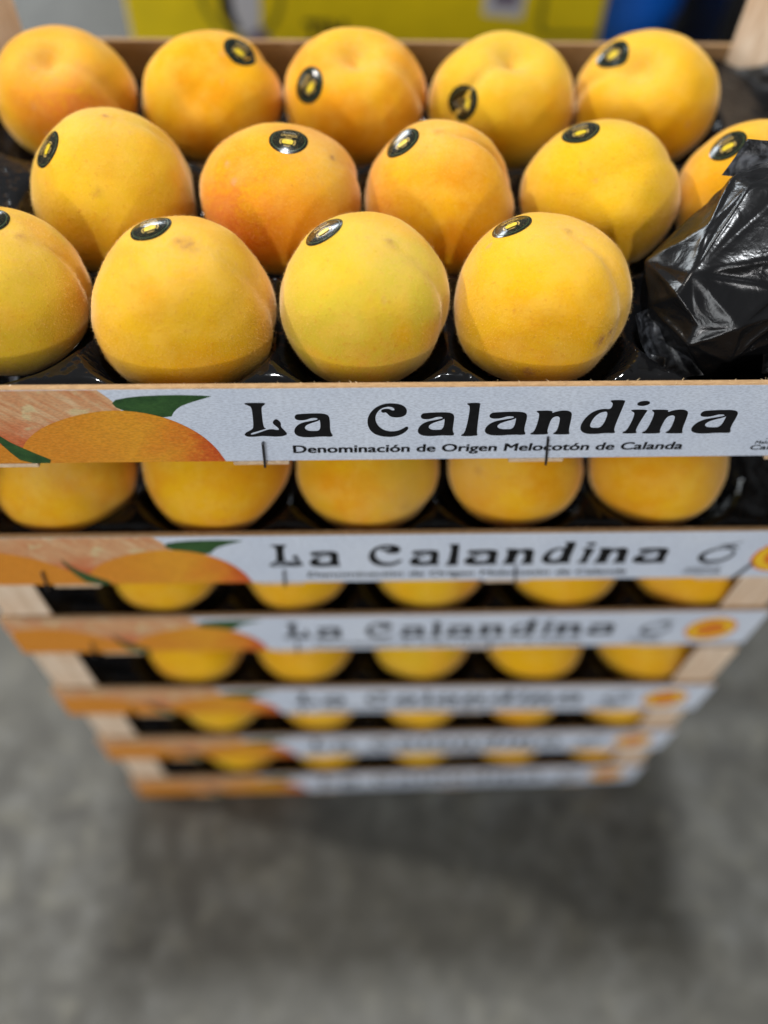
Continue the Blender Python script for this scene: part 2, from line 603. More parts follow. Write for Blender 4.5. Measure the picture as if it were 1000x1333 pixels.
# round seal of origin
sc = (.2185, -.0268)
star = [(sc[0] + (.0168 + .0010 * (i % 2)) * math.cos(R(i * 7.5)), sc[1] + (.0168 + .0010 * (i % 2)) * math.sin(R(i * 7.5))) for i in range(48)]
M_SEAL_A = print_mesh('seal_rim', [[star]], -.00034)
M_SEAL_B = print_mesh('seal_ring', [[oval(*sc, .0155, .0155, 40), oval(*sc, .0100, .0100, 32)[::-1]]], -.00048)
M_SEAL_C = print_mesh('seal_hills', [stroke([(sc[0] - .0072 + .0018 * i, sc[1] - .003 + .0026 * j + .0010 * math.sin(i * 1.1 + j)) for i in range(9)], .0009) for j in range(2)], -.00050)
# brush drawing of a fruit with its leaf
fc = (.1800, -.0255)
M_DRAW = print_mesh('fruit_drawing', [[oval(fc[0], fc[1], .0102, .0084, 36, 18), oval(fc[0] + .0008, fc[1] + .0009, .0078, .0058, 32, 24)[::-1]],
                                      stroke([(.1770, -.0160), (.1805, -.0142), (.1850, -.0134), (.1905, -.0108)], [.0003, .0014, .0012, .0003]),
                                      stroke([(.1800, -.0180), (.1832, -.0164), (.1872, -.0160), (.1902, -.0186)], [.0004, .0020, .0020, .0004]),
                                      stroke([(.1715, -.0375), (.1770, -.0366), (.1830, -.0371), (.1880, -.0362)], [.0003, .0007, .0006, .0002])], -.00050)
M_DT1 = text_mesh('drawing_caption', 'Melocotón de', .1675, .1875, -.0412, .0025, -.00070, .014)
M_DT2 = text_mesh('drawing_caption', 'Calanda', .1665, .1890, -.0455, .0036, -.00070, .02)

M_FRONT = to_mesh(box_bm(-.25, .25, 0, T, -H, 0, .0004), 'front_panel')
M_BACK = to_mesh(box_bm(-.25, .25, D - T, D, -H, 0, .0004), 'back_panel')
M_SIDE = [to_mesh(box_bm(*((-.25, -.247) if s < 0 else (.247, .25)), T + .0004, D - T - .0004, -H, -.003, .0004), 'side_panel') for s in (-1, 1)]


def post_mesh(sx, sy):
    bm = bmesh.new()
    x0, y0 = sx * .2468, (T + .0003 if sy < 0 else D - T - .0003)
    L_ = .031
    base = [(x0, y0), (x0 - sx * L_, y0), (x0, y0 - sy * L_)]
    z0, z1 = -H + .0005, PITCH - H - .0028
    lo = [bm.verts.new((x, y, z0)) for x, y in base]
    hi = [bm.verts.new((x, y, z1)) for x, y in base]
    bm.faces.new(lo)
    bm.faces.new(hi)
    for i in range(3):
        bm.faces.new((lo[i], lo[(i + 1) % 3], hi[(i + 1) % 3], hi[i]))
    bmesh.ops.recalc_face_normals(bm, faces=bm.faces)
    bmesh.ops.bevel(bm, geom=list(bm.edges), offset=.0006, segments=1, affect='EDGES')
    return to_mesh(bm, 'corner_post')


M_POST = [post_mesh(sx, sy) for sx in (-1, 1) for sy in (-1, 1)]
SLX = [-.183, -.066, .065, .190]
M_SLAT = [to_mesh(box_bm(x - .0132, x + .0132, -.0004, D, -H - .0027, -H - .0002, .0004), 'floor_slat') for x in SLX]


def staple_mesh(x, z0, z1, lean):
    bm = bmesh.new()
    box_bm(x - .00055, x + .00055, -.0021, -.0009, z1, z0, .0002, 1, bm)
    for v in bm.verts:
        v.co.x += lean * (v.co.z - z0)
    return to_mesh(bm, 'staple')


M_STA = [staple_mesh(-.0638, -.0352, -.0535, .03), staple_mesh(.0672, -.0335, -.0540, -.13), staple_mesh(-.1975, -.0335, -.0535, .12), staple_mesh(.2035, -.0330, -.0525, .32)]
bm = bmesh.new()
for i in range(150):
    x = random.uniform(-.249, .249)
    z = random.uniform(-.0002, .0006)
    y = random.choice((random.uniform(.0002, .0010), random.uniform(.0018, .0031)))
    l_, a = random.uniform(.0005, .0022), random.uniform(-1.2, 1.2)
    w = random.uniform(.00008, .0002)
    p0 = Vector((x, y, z - .0004))
    p1 = p0 + Vector((l_ * math.sin(a), random.uniform(-.0007, .0010), l_ * .55 * abs(math.cos(a))))
    vv = [bm.verts.new(p) for p in (p0 + Vector((w, 0, 0)), p0 - Vector((w, 0, 0)), p1, p0 + Vector((0, w * 2, 0)))]
    bm.faces.new((vv[0], vv[1], vv[2]))
    bm.faces.new((vv[1], vv[3], vv[2]))
    bm.faces.new((vv[3], vv[0], vv[2]))
M_FIB = to_mesh(bm, 'frayed_fibres')

CR = [[-1.56, -.01, .09], [-.02, -4.34, -.2], [-.63, 3.78, -.22], [.04, -.97, -.67], [5.4, .55, -.14], [9.27, 1.02, .44]]
CLAB = ['top crate of the stack, white printed front in sharp focus above the others',
        'second crate from the top, its fruit drawing and black title slightly blurred',
        'third crate from the top, first one with both front corners and whole orange seal showing',
        'fourth crate from the top, blurred title just under a row of bright peaches',
        'fifth crate from the top, resting directly on the lowest crate of the stack',
        'bottom crate of the stack, small blurred and standing on the concrete floor']
crate_at = []
for n in range(6):
    dx, dy, a = CR[n]
    base = Vector((dx / 1000, dy / 1000, -n * PITCH))
    crate_at.append((base, R(a)))
    e = empty('fruit_crate', base, R(a))
    tag(e, CLAB[n], 'crate', 'wooden fruit crates stacked on the floor')
    fp = link('front_panel', M_FRONT, BOARD, e)
    link('printed_sheet', M_SHEET, WHITE, fp)
    link('printed_flesh', M_FLESH, FLESH, fp)
    link('printed_half_peach', M_HALF, FRUIT, fp)
    link('printed_leaf', M_LEAF, LEAF, fp)
    link('printed_peach', M_PE, FRUIT, fp)
    link('printed_leaf', M_LEAF2, LEAF, fp)
    link('title_lettering', M_LET, INK, fp)
    link('small_lettering', M_SUB, INK, fp)
    link('seal_rim', M_SEAL_A, RED, fp)
    link('seal_ring', M_SEAL_B, YEL, fp)
    link('seal_hills', M_SEAL_C, YEL, fp)
    link('fruit_drawing', M_DRAW, INK, fp)
    link('drawing_caption', M_DT1, INK, fp)
    link('drawing_caption', M_DT2, INK, fp)
    for q, m in enumerate(M_STA[:4 if n < 2 else 3]):
        link('staple', m, WIRE, fp).location.x = .011 if (n, q) == (0, 3) else (0 if n < 2 else random.uniform(-.004, .004))
    link('frayed_fibres', M_FIB, FIBRE, fp, kind='stuff')
    link('back_panel', M_BACK, BOARD, e)
    for m in M_SIDE:
        link('side_panel', m, BOARD, e)
    for m in M_POST:
        link('corner_post', m, WOOD, e)
    for m in M_SLAT:
        link('floor_slat', m, SLAT, e)

# ------------------------------------------------------------------ peaches
# key, centre, radius, tip direction, suture direction, sticker direction, (blush dir, size, strength), ripe, green, cavity, spots, label
TOP = [
 ('11', (-0.1859, 0.0608, -.0010), (0.0395, 0.9700, 0.020), (0.515, -0.046, 0.856), (0.996, 0.055, 0.067), (0.14, 0.13, 0.98), (-.3, -.6, .2, .5, .15), .05, .55, 0, [],
  'dull yellow peach cut off by the left edge of the photo in the front row'),
 ('12', (-0.1010, 0.0535, -.0010), (0.0419, 0.9536, 0.050), (.091, -.139, .986), (.928, -.175, .328), (-0.20, 0.14, 0.97), (-.9, -.2, -.4, .45, .45), .10, .15, 0, [(.20, -.15, .97, .10, .5)],
  'front row golden peach with a brown smudge at its tip, second from the left'),
 ('13', (-0.0180, 0.0538, -.0010), (0.0390, 1.0000, 0.006), (0.261, -0.077, 0.962), (0.809, -0.28, 0.517), (-0.46, 0.22, 0.86), (.1, -.95, -.1, .55, .35), -.1, .85, 0, [],
  'front row greenish yellow peach, third from the left in that row'),
 ('14', (0.0643, 0.0533, -.0010), (0.0405, 0.9476, 0.000), (0.15, 0.103, 0.983), (0.679, -0.348, 0.646), (-0.419, 0.305, 0.855), (-.3, -.9, .1, .5, .2), -.12, .12, 0, [(.52, -.83, .18, .07, .9), (.66, -.74, .20, .065, .9), (-.22, -.96, -.18, .09, .7)],
  'front row peach with two purplish bruises, beside the black plastic bag'),
 ('21', (-0.1446, 0.1355, -.0010), (0.0402, 0.9800, 0.032), (.10, .10, .99), (.776, .2, .60), (-0.613, -0.196, 0.765), (-.5, -.7, -.4, .5, .3), .06, .40, 0, [(.05, -.80, .58, .07, .35)],
  'yellow peach leftmost in the middle row, sticker on its left shoulder'),
 ('22', (-0.0591, 0.1302, -.0010), (0.0402, 0.9152, 0.036), (.608, -.200, .769), (.877, -.033, .479), (0.129, -0.109, 0.986), (-.62, -.75, .22, .75, 1.15), .48, .05, 0, [],
  'middle row peach with a reddish blush on its left cheek'),
 ('23', (0.0216, 0.1312, -.0010), (0.0381, 0.9615, 0.028), (-0.078, 0.026, 0.997), (0.85, -0.005, 0.527), (-0.518, 0.033, 0.855), (-.8, -.5, .1, .55, .65), .36, .0, 0, [],
  'orange peach at the centre of the middle row, deep seam right of its tip'),
 ('24', (0.1045, 0.1315, -.0010), (0.0403, 0.9169, 0.012), (.186, .604, -.785), (.864, .491, -.11), (-0.39, 0.19, 0.90), (.75, -.55, -.1, .55, .5), -.22, .25, 0, [],
  'smooth pale yellow peach in the middle row touching the black bag'),
 ('25', (0.1858, 0.1330, -.0010), (0.0385, 0.9700, 0.020), (.238, -.10, .957), (.8, -.3, .5), (-0.61, 0.042, 0.791), (-.7, -.65, -.1, .55, .45), .0, .0, 0, [],
  'middle row peach at the right edge, partly under the black plastic flap'),
 ('31', (-0.1827, 0.2216, -.0010), (0.0387, 0.9248, 0.000), (0.025, -0.423, 0.906), (0.813, -0.488, 0.316), None, (.30, -.93, .35, .62, 1.15), .55, .15, 1, [],
  'blushed peach without a sticker in the back left corner, stem hollow facing up'),
 ('32', (-0.1010, 0.2223, -.0010), (0.0395, 0.8868, 0.034), (.30, .80, -.5), (.8, .5, .3), (0.458, -0.154, 0.875), (.6, -.6, -.3, .5, .3), .26, .0, 0, [],
  'smooth back row peach with its sticker on the upper right side'),
 ('33', (-0.0201, 0.2207, -.0010), (0.0407, 0.9135, 0.000), (0.026, -0.322, 0.946), (0.788, -0.384, 0.481), (-0.616, -0.557, 0.557), (.4, -.8, -.3, .6, .25), .34, .0, 1, [],
  'back row orange peach with a curved stem hollow and sticker low on its left'),
 ('34', (0.0631, 0.2176, -.0010), (0.0420, 0.8568, 0.000), (0.056, -0.265, 0.963), (-0.544, -0.609, 0.578), (-0.621, -0.687, 0.377), (.8, -.5, -.2, .5, .25), -.12, .40, 1, [],
  'back row yellow peach with a long cleft and a sticker low at lower left'),
 ('35', (0.1475, 0.2204, -.0010), (0.0407, 0.9168, 0.000), (-0.373, -0.414, 0.83), (-0.955, -0.098, 0.28), (-0.654, 0.016, 0.756), (.6, -.7, -.2, .5, .25), -.18, .0, 1, [],
  'rightmost back row peach, pale yellow, sticker on its upper left'),
]

_ico = {}


def ico(sub):
    if sub not in _ico:
        bm = bmesh.new()
        bmesh.ops.create_icosphere(bm, subdivisions=sub, radius=1.0)
        bm.verts.ensure_lookup_table()
        V = np.array([v.co[:] for v in bm.verts])
        F = [tuple(v.index for v in f.verts) for f in bm.faces]
        bm.free()
        _ico[sub] = (V / np.linalg.norm(V, axis=1)[:, None], F)
    return _ico[sub]


def unit(v):
    v = np.array(v, float)
    return v / np.linalg.norm(v)


class Peach:
    def __init__(self, centre, rad, tip, sut, cavity, seed, sut_depth=.030, flat_k=.95, point=None):
        self.c, self.R, self.cav = np.array(centre), rad, cavity
        z = unit(tip)
        x = unit(np.array(sut) - z * np.dot(z, unit(sut)) * np.linalg.norm(sut))
        self.M = np.stack([x, np.cross(z, x), z])
        self.rs = np.random.RandomState(seed)
        self.so = self.rs.uniform(-50, 50, 3)
        self.sd = sut_depth * self.rs.uniform(.8, 1.25)
        self.el = self.rs.uniform(-.02, .02)
        self.sq = .015 if point is not None and point < .01 and not cavity else self.rs.uniform(-.004, .010)
        self.pt = point if point is not None else self.rs.uniform(.01, .03)
        # fruit sit a little flattened: fit width and height across the rows
        self.A, self.sh = np.ones(3), np.zeros(3)
        V = ico(4)[0]
        P = V * self.radius(V)[:, None]
        want = np.array([1, flat_k, flat_k * .97]) * rad
        for _ in range(3):
            Q = P * self.A
            ex = Q.max(0) - Q.min(0)
            self.A = self.A * 2 * want / ex
        Q = P * self.A
        self.sh = -(Q.max(0) + Q.min(0)) / 2

    def radius(self, d):
        q = d @ self.M.T
        th = np.arccos(np.clip(q[:, 2], -1, 1))
        ph = np.arctan2(q[:, 1], q[:, 0])
        st = np.sqrt(np.clip(1 - q[:, 2] ** 2, 0, 1))
        fade = .40 + .60 * np.exp(-(th / 1.15) ** 2)
        sd = self.sd * (1.3 if self.cav else 1.0)
        r = 1 - (sd * np.exp(-(ph / .15) ** 2) + .35 * sd * np.exp(-(ph / .035) ** 2)) * st ** .5 * fade
        r += self.pt * np.cos(3 * th) - self.sq * np.cos(4 * th)
        r += .016 * np.exp(-((np.abs(ph) - .55) / .40) ** 2) * st
        r += -.012 * np.exp(-((np.abs(ph) - math.pi) / .5) ** 2) * st
        if self.cav:
            r += -.26 * np.exp(-(th / .24) ** 2) - .05 * np.exp(-(th / .55) ** 2) + .03 * np.exp(-((th - .55) / .25) ** 2)
        else:
            r += -.035 * np.exp(-(th / .38) ** 2) + .020 * np.exp(-(th / .085) ** 2)
        r += -.11 * np.exp(-((math.pi - th) / .42) ** 2) * (0 if self.cav else 1)
        r *= 1 + self.el * (1.5 * q[:, 2] ** 2 - .5)
        n = np.array([noise.noise(Vector(p * 1.5 + self.so)) + .35 * noise.noise(Vector(p * 4.0 + self.so)) for p in d])
        return self.R * r * (1 + .031 * n)

    def surf(self, d, lift=0.0):
        return self.c + self.sh + d * self.radius(d)[:, None] * self.A + d * lift


def add_peach(p, sub, blush, ripe, green, spots, label, group, fuzz=0):
    V, F = ico(sub)
    P = p.surf(V) - p.c
    me = bpy.data.meshes.new('peach')
    me.from_pydata(P.tolist(), [], F)
    me.polygons.foreach_set('use_smooth', [True] * len(me.polygons))
    b = unit(blush[:3])
    bl = np.exp(-(np.arccos(np.clip(V @ b, -1, 1)) / blush[3]) ** 2 / 1.0) * blush[4]
    me.attributes.new('blush', 'FLOAT', 'POINT').data.foreach_set('value', bl.astype(np.float32))
    sp = np.zeros(len(V))
    for s in spots:
        ang = np.arccos(np.clip(V @ unit(s[:3]), -1, 1))
        sp = np.maximum(sp, s[4] * np.exp(-(ang / s[3]) ** 4))
    if not p.cav:
        ang = np.arccos(np.clip(V @ p.M[2], -1, 1))
        sp = np.maximum(sp, .8 * np.exp(-(ang / .045) ** 2))
    me.attributes.new('spot', 'FLOAT', 'POINT').data.foreach_set('value', sp.astype(np.float32))
    q = V @ p.M.T
    th = np.arccos(np.clip(q[:, 2], -1, 1))
    ph = np.arctan2(q[:, 1], q[:, 0])
    pl = .55 * np.exp(-(ph / .20) ** 2) * np.sqrt(np.clip(1 - q[:, 2] ** 2, 0, 1)) * np.exp(-(th / 1.3) ** 2) + .45 * np.exp(-(th / .5) ** 2)
    me.attributes.new('pale', 'FLOAT', 'POINT').data.foreach_set('value', pl.astype(np.float32))
    o = link('peach', me, PEACH)
    o.location = p.c
    if fuzz:
        rf = np.random.RandomState(int(abs(p.so[0]) * 1000))
        d = rf.normal(size=(fuzz, 3))
        d /= np.linalg.norm(d, axis=1)[:, None]
        d = d[(d[:, 2] > -.55) & (d[:, 1] < .6)]
        P0 = p.surf(d, -.00004) - p.c
        lean = rf.normal(size=d.shape) * .55
        P1 = P0 + (d + lean) * rf.uniform(.00035, .00085, len(d))[:, None]
        side = np.cross(d, rf.normal(size=d.shape))
        side /= np.linalg.norm(side, axis=1)[:, None]
        w = rf.uniform(.000018, .000034, len(d))[:, None]
        co = np.stack([P0 - side * w, P0 + side * w, P1], 1).reshape(-1, 3)
        mf = bpy.data.meshes.new('fuzz')
        mf.from_pydata(co.tolist(), [], np.arange(len(co)).reshape(-1, 3).tolist())
        link('fuzz', mf, FUZZ, o, kind='stuff')
    o['seed'] = [float(x) for x in p.rs.uniform(-3, 3, 3)]
    o['ripe'] = float(ripe)
    o['green'] = float(green)
    tag(o, label, 'peach', group)
    return o


CAMP = np.array(cam.location)


def add_sticker(o, p, s, roll=0.0):
    s = unit(s)
    loc = p.surf(np.array([s, unit(s + np.array([.03, 0, 0])), unit(s + np.array([0, .03, 0])), unit(s + np.array([0, 0, .03]))]))
    pos = loc[0]
    ax = [loc[i] - pos for i in (1, 2, 3)]
    nr = max((np.cross(ax[i], ax[j]) for i, j in ((0, 1), (1, 2), (0, 2))), key=lambda c_: np.linalg.norm(c_))
    nr = unit(nr) * (1 if nr @ s > 0 else -1)
    view = pos - CAMP
    up = unit(view - nr * np.dot(view, nr))
    right = np.cross(up, nr)
    cr, sr = math.cos(roll), math.sin(roll)
    right, up = right * cr + up * sr, up * cr - right * sr
    s_pos = pos - p.c - p.sh
    rad = .0095

    def put(pts, lift):
        d = np.array([unit((s_pos + right * a + up * b) / p.A) for a, b in pts])
        return p.surf(d, lift) - p.c

    # the foil disc
    rings, seg = 5, 40
    pts = [(0, 0)] + [(rad * i / rings * math.cos(2 * math.pi * j / seg), rad * i / rings * math.sin(2 * math.pi * j / seg)) for i in range(1, rings + 1) for j in range(seg)]
    top, low = put(pts + pts[-seg:], .00016), put(pts[-seg:], .00002)
    fc_ = [(0, 1 + j, 1 + (j + 1) % seg) for j in range(seg)]
    for i in range(rings - 1):
        for j in range(seg):
            a, b = 1 + i * seg + j, 1 + i * seg + (j + 1) % seg
            fc_.append((a, a + seg, b + seg, b))
    n0 = len(pts) + seg
    for j in range(seg):
        a, b = len(pts) + j, len(pts) + (j + 1) % seg
        fc_.append((a, n0 + j, n0 + (j + 1) % seg, b))
    me = bpy.data.meshes.new('sticker')
    me.from_pydata(np.vstack([top, low]).tolist(), [], fc_)
    me.polygons.foreach_set('use_smooth', [True] * len(me.polygons))
    st = link('sticker', me, STK, o)

    def pr(name, shapes, mat, lift):
        co, fs = [], []
        for pts_, tris in shapes:
            k0 = len(co)
            co += list(pts_)
            fs += [tuple(k0 + i for i in t) for t in tris]
        m = bpy.data.meshes.new(name)
        m.from_pydata(put(co, lift).tolist(), [], fs)
        link(name, m, mat, st)

    pr('sticker_ring', [tri2d([oval(0, 0, .0083, .0083, 36), oval(0, 0, .0079, .0079, 36)[::-1]])], GRING, .00026)
    pr('sticker_fruit', [tri2d([[(.0027 * math.copysign(abs(math.cos(a_)) ** .6, math.cos(a_)), -.0024 + .0016 * math.copysign(abs(math.sin(a_)) ** .6, math.sin(a_))) for a_ in np.linspace(0, 2 * math.pi, 25)[:-1]]])], YFR, .00044)
    br = [tri2d(stroke(oval(0, -.0024, .0036, .0028, 8, 0, a - 38, a + 38), .0005)) for a in (0, 180)]
    br += [tri2d(stroke(oval(0, -.0024, .0036, .0028, 6, 0, a - 26, a + 26), .0004)) for a in (90, 270)]

    def line(t, wd_, zb, h, off):
        vv, tt = text_tris(t, off)
        mn, mx = vv[:, 0].min(), vv[:, 0].max()
        sc_ = wd_ / (mx - mn)
        return [((a - mn) * sc_ - wd_ / 2, zb + b * h / .72) for a, b in vv], tt

    pr('sticker_lettering', br + [line('CALANDA', .0078, .0016, .0021, .015)], GOLD, .00036)
    pr('sticker_lettering', [line('MELOCOTÓN DE', .0062, .0046, .0012, .0)], CREAM, .00036)


ROLL = {'33': -.35, '34': .55, '35': .35, '22': -.12, '12': -.1}
for i, (key, c, rad, tip, sut, stk, bl, ripe, green, cav, spots, lab) in enumerate(TOP):
    p = Peach(c, rad[0], tip, sut, cav, 100 + i, .052 if key not in ('23', '34') else .11, rad[1], rad[2])
    o = add_peach(p, 5, bl, ripe, green, spots, lab, 'peaches in the top crate', 34000 if key[0] in '12' else 0)
    if stk:
        add_sticker(o, p, stk, ROLL.get(key, 0))

LOW = {2: [-.1850, -.0995, -.0161, .0668, .1478], 3: [-.1470, -.0640, .0275, .1180, .2060], 4: [-.1480, -.0640, .0268, .1160, .2060],
       5: [-.1460, -.0615, .0284, .1190, .2060], 6: [-.1453, -.0600, .0300, .1200, .2050]}
ORD = {2: 'second', 3: 'third', 4: 'fourth', 5: 'fifth', 6: 'bottom'}
POS = ['leftmost peach', 'second peach from the left', 'middle peach', 'second peach from the right', 'rightmost peach']
for n, xs in LOW.items():
    base, a = crate_at[n - 1]
    for j, x in enumerate(xs):
        rs = np.random.RandomState(n * 31 + j)
        rad = (.0400, .0410, .0398, .0376, .0384)[j] if n == 2 else rs.uniform(.0378, .0400)
        ca, sa = math.cos(a), math.sin(a)
        y = .0462 if n == 2 else .0450
        c = (base.x + x * ca - y * sa, base.y + x * sa + y * ca, base.z - .0005)
        p = Peach(c, rad, rs.normal(size=3) + np.array([0, 0, 1.5]), rs.normal(size=3), 0, n * 57 + j)
        where = f'{POS[j]} in the gap above the {ORD[n]} crate front' if n < 6 else f'{POS[j]} in the lowest gap, above the bottom crate front'
        add_peach(p, 4, (rs.normal() * .5, -.8, -.2, .5, rs.uniform(.1, .6)), rs.uniform(0, .22) + (-.22 if n > 2 else .22), rs.uniform(0, .4),
                  [(.35, -.75, -.4, .22, .45)] if (n, j) == (2, 1) else [], where, 'peaches in the lower crates')


# ------------------------------------------------------------------ black plastic trays with moulded cups
def tray_mesh(cups):
    nx, ny = 300, 168
    X, Y = np.meshgrid(np.linspace(-.2445, .2445, nx), np.linspace(.0042, D - .0045, ny))
    dmin = np.full(X.shape, 9.0)
    for cx, cy in cups:
        dmin = np.minimum(dmin, np.hypot(X - cx, Y - cy))
    Rb = .0432
    bowl = .001 - np.sqrt(np.clip(Rb ** 2 - dmin ** 2, 1e-8, None))
    bowl = np.where(dmin < Rb, bowl, .001)
    t = np.clip((dmin - .038) / .014, 0, 1)
    cap = -.024 + .016 * t * t * (3 - 2 * t)
    cap = cap - .016 * np.clip((Y - (D - .035)) / .02, 0, 1) * (X < .185)
    hump = np.exp(-(((X - .222) / .030) ** 2 + ((Y - .215) / .045) ** 2) * 1.2)
    cap = cap - .004 * np.minimum(1, hump * 1.6)
    k_ = .006
    h = np.clip(.5 + .5 * (cap - bowl) / k_, 0, 1)
    Z = cap * (1 - h) + bowl * h - k_ * h * (1 - h)
    edge = np.clip((Y - .004) / .012, 0, 1)
    Z = Z * 1.0 - .012 * (1 - edge) ** 2 * (dmin > .03)
    # keep clear of the triangular corner posts
    for sx in (-1, 1):
        for y0, sy in ((T, 1), (D - T, -1)):
            cd_ = (.247 - sx * X) + sy * (Y - y0)
            Z = np.where(cd_ < .034, -.0505, Z)
    Z = np.maximum(Z, -.0503)
    co = np.stack([X, Y, Z], -1).reshape(-1, 3)
    for v in co:
        v[2] += .0007 * noise.noise(Vector((v[0] * 60, v[1] * 60, 3)))
    idx = np.arange(nx * ny).reshape(ny, nx)
    F = np.stack([idx[:-1, :-1], idx[:-1, 1:], idx[1:, 1:], idx[1:, :-1]], -1).reshape(-1, 4)
    me = bpy.data.meshes.new('tray_sheet')
    me.from_pydata(co.tolist(), [], F.tolist())
    me.polygons.foreach_set('use_smooth', [True] * len(me.polygons))
    return me


cups1 = [(p[1][0], p[1][1]) for p in TOP] + [(.152, .0560)]
cups2 = [(x, .046) for x in LOW[4]] + [(x + s, y) for s, y in ((-.042, .124), (0, .203)) for x in LOW[4] if x + s < .21]
MT1, MT2 = tray_mesh(cups1), tray_mesh(cups2)
TL = ['glossy black plastic cup tray under the peaches of the top crate',
      'black plastic cup tray inside the second crate from the top', 'black plastic cup tray inside the third crate from the top',
      'black plastic cup tray inside the fourth crate from the top', 'black plastic cup tray inside the fifth crate from the top',
      'black plastic cup tray inside the bottom crate of the stack']
for n in range(6):
    o = link('fruit_tray', MT1 if n < 2 else MT2, TRAY)
    o.location, o.rotation_euler.z = crate_at[n][0], crate_at[n][1]
    tag(o, TL[n], 'tray', 'black plastic trays in the crates')


# ------------------------------------------------------------------ crumpled black plastic bag round one fruit
def ridged(p, s):
    return 1 - 2 * abs(noise.noise(Vector(p) * s))


bag = empty('plastic_bag', (.150, .0575, 0))
tag(bag, 'crumpled shiny black plastic bag wrapped round a fruit at the right front', 'plastic bag')
BC = np.array([.150, .0575, .001])
pk = np.array([.190, .099, .044]) - BC
pkd = unit(pk)
rs = np.random.RandomState(23)
bm = bmesh.new()
NP = 50
for i in range(NP):
    zz = 1 - 2 * (i + .5) / NP
    an = i * 2.399963 + rs.normal() * .4
    d = unit((math.sqrt(1 - zz * zz) * math.cos(an), math.sqrt(1 - zz * zz) * math.sin(an), zz + rs.normal() * .10))
    w = np.clip((float(d @ pkd) - .25) / .75, 0, 1) ** 1.35
    v = d * .0400 + (pk - pkd * .0400) * w
    bm.verts.new(v.tolist())
res = bmesh.ops.convex_hull(bm, input=list(bm.verts))
bmesh.ops.delete(bm, geom=[e for e in set(res['geom_interior'] + res['geom_unused']) if isinstance(e, bmesh.types.BMVert)], context='VERTS')
for v in bm.verts:
    if v.co.z > -.030:
        v.co += v.co.normalized() * rs.uniform(-.0040, .0016) + Vector(rs.normal(size=3).tolist()) * .0016
bm.normal_update()
# each flat facet of stretched film is meshed finely; some folds between facets stand up as thin lips
ek = {}
for e in bm.edges:
    ek[e.index] = rs.uniform(.0004, .0011) if rs.uniform() < .24 else 0.0
NS = 14
fb = bmesh.new()
for f in bm.faces:
    if len(f.verts) != 3:
        continue
    A_, B_, C_ = [v.co.copy() for v in f.verts]
    el = []
    for p_, q_ in ((1, 2), (2, 0), (0, 1)):
        e = next(e for e in f.edges if f.verts[p_] in e.verts and f.verts[q_] in e.verts)
        el.append(ek[e.index])
    grid = {}
    for i in range(NS + 1):
        for j in range(NS + 1 - i):
            a_, b_ = i / NS, j / NS
            c_ = 1 - a_ - b_
            p = A_ * a_ + B_ * b_ + C_ * c_
            up = p.normalized()
            lip = 0.0
            for bar, amp, (x_, y_) in ((a_, el[0], (b_, c_)), (b_, el[1], (a_, c_)), (c_, el[2], (a_, b_))):
                lip = max(lip, amp * math.exp(-(bar / .055) ** 2) * min(1, 5 * x_ * y_))
            sag = -.0009 * (a_ * b_ * c_ * 27)
            wv = .0007 * noise.noise(Vector((p.x * 60 + p.z * 50, p.y * 60, p.z * 160))) + .0011 * noise.noise(p * 55) + .00030 * (1 - 2 * abs(noise.noise(p * 150)))
            grid[(i, j)] = fb.verts.new(p + up * (lip + sag + wv))
    for i in range(NS):
        for j in range(NS - i):
            fb.faces.new((grid[(i, j)], grid[(i + 1, j)], grid[(i, j + 1)]))
            if i + j < NS - 1:
                fb.faces.new((grid[(i + 1, j)], grid[(i + 1, j + 1)], grid[(i, j + 1)]))
bm.free()
bmesh.ops.remove_doubles(fb, verts=list(fb.verts), dist=1e-6)
bmesh.ops.recalc_face_normals(fb, faces=fb.faces)
for _ in range(1):
    bmesh.ops.smooth_vert(fb, verts=list(fb.verts), factor=.5, use_axis_x=True, use_axis_y=True, use_axis_z=True)
bm = fb
me = to_mesh(bm, 'bag_body', True)
bb = link('bag_body', me, BAG, bag)
bb.location = Vector(BC) - Vector((.150, .0575, 0))


def film(name, quad, nu, nv, amp, seed, fold=0.0):
    """crumpled sheet of film between four corners, given real thickness"""
    a, b, c_, d_ = [Vector(p) for p in quad]
    bm = bmesh.new()
    nrm = (b - a).cross(d_ - a).normalized()
    g = []
    for j in range(nv + 1):
        row = []
        for i in range(nu + 1):
            u, v_ = i / nu, j / nv
            p = a * (1 - u) * (1 - v_) + b * u * (1 - v_) + c_ * u * v_ + d_ * (1 - u) * v_
            q = p * 1.0 + Vector((seed, 0, 0))
            p = p + nrm * (amp * ridged(q, 70) + amp * .5 * ridged(q, 150) + fold * math.sin(math.pi * v_))
            p += Vector((noise.noise(q * 60), noise.noise(q * 60 + Vector((9, 0, 0))), 0)) * amp * .8
            row.append(bm.verts.new(p))
        g.append(row)
    for j in range(nv):
        for i in range(nu):
            bm.faces.new((g[j][i], g[j][i + 1], g[j + 1][i + 1], g[j + 1][i]))
    bmesh.ops.solidify(bm, geom=list(bm.faces), thickness=.00025)
    o = link(name, to_mesh(bm, name, True), FILM, bag)
    o.location = -Vector((.150, .0575, 0))
    return o


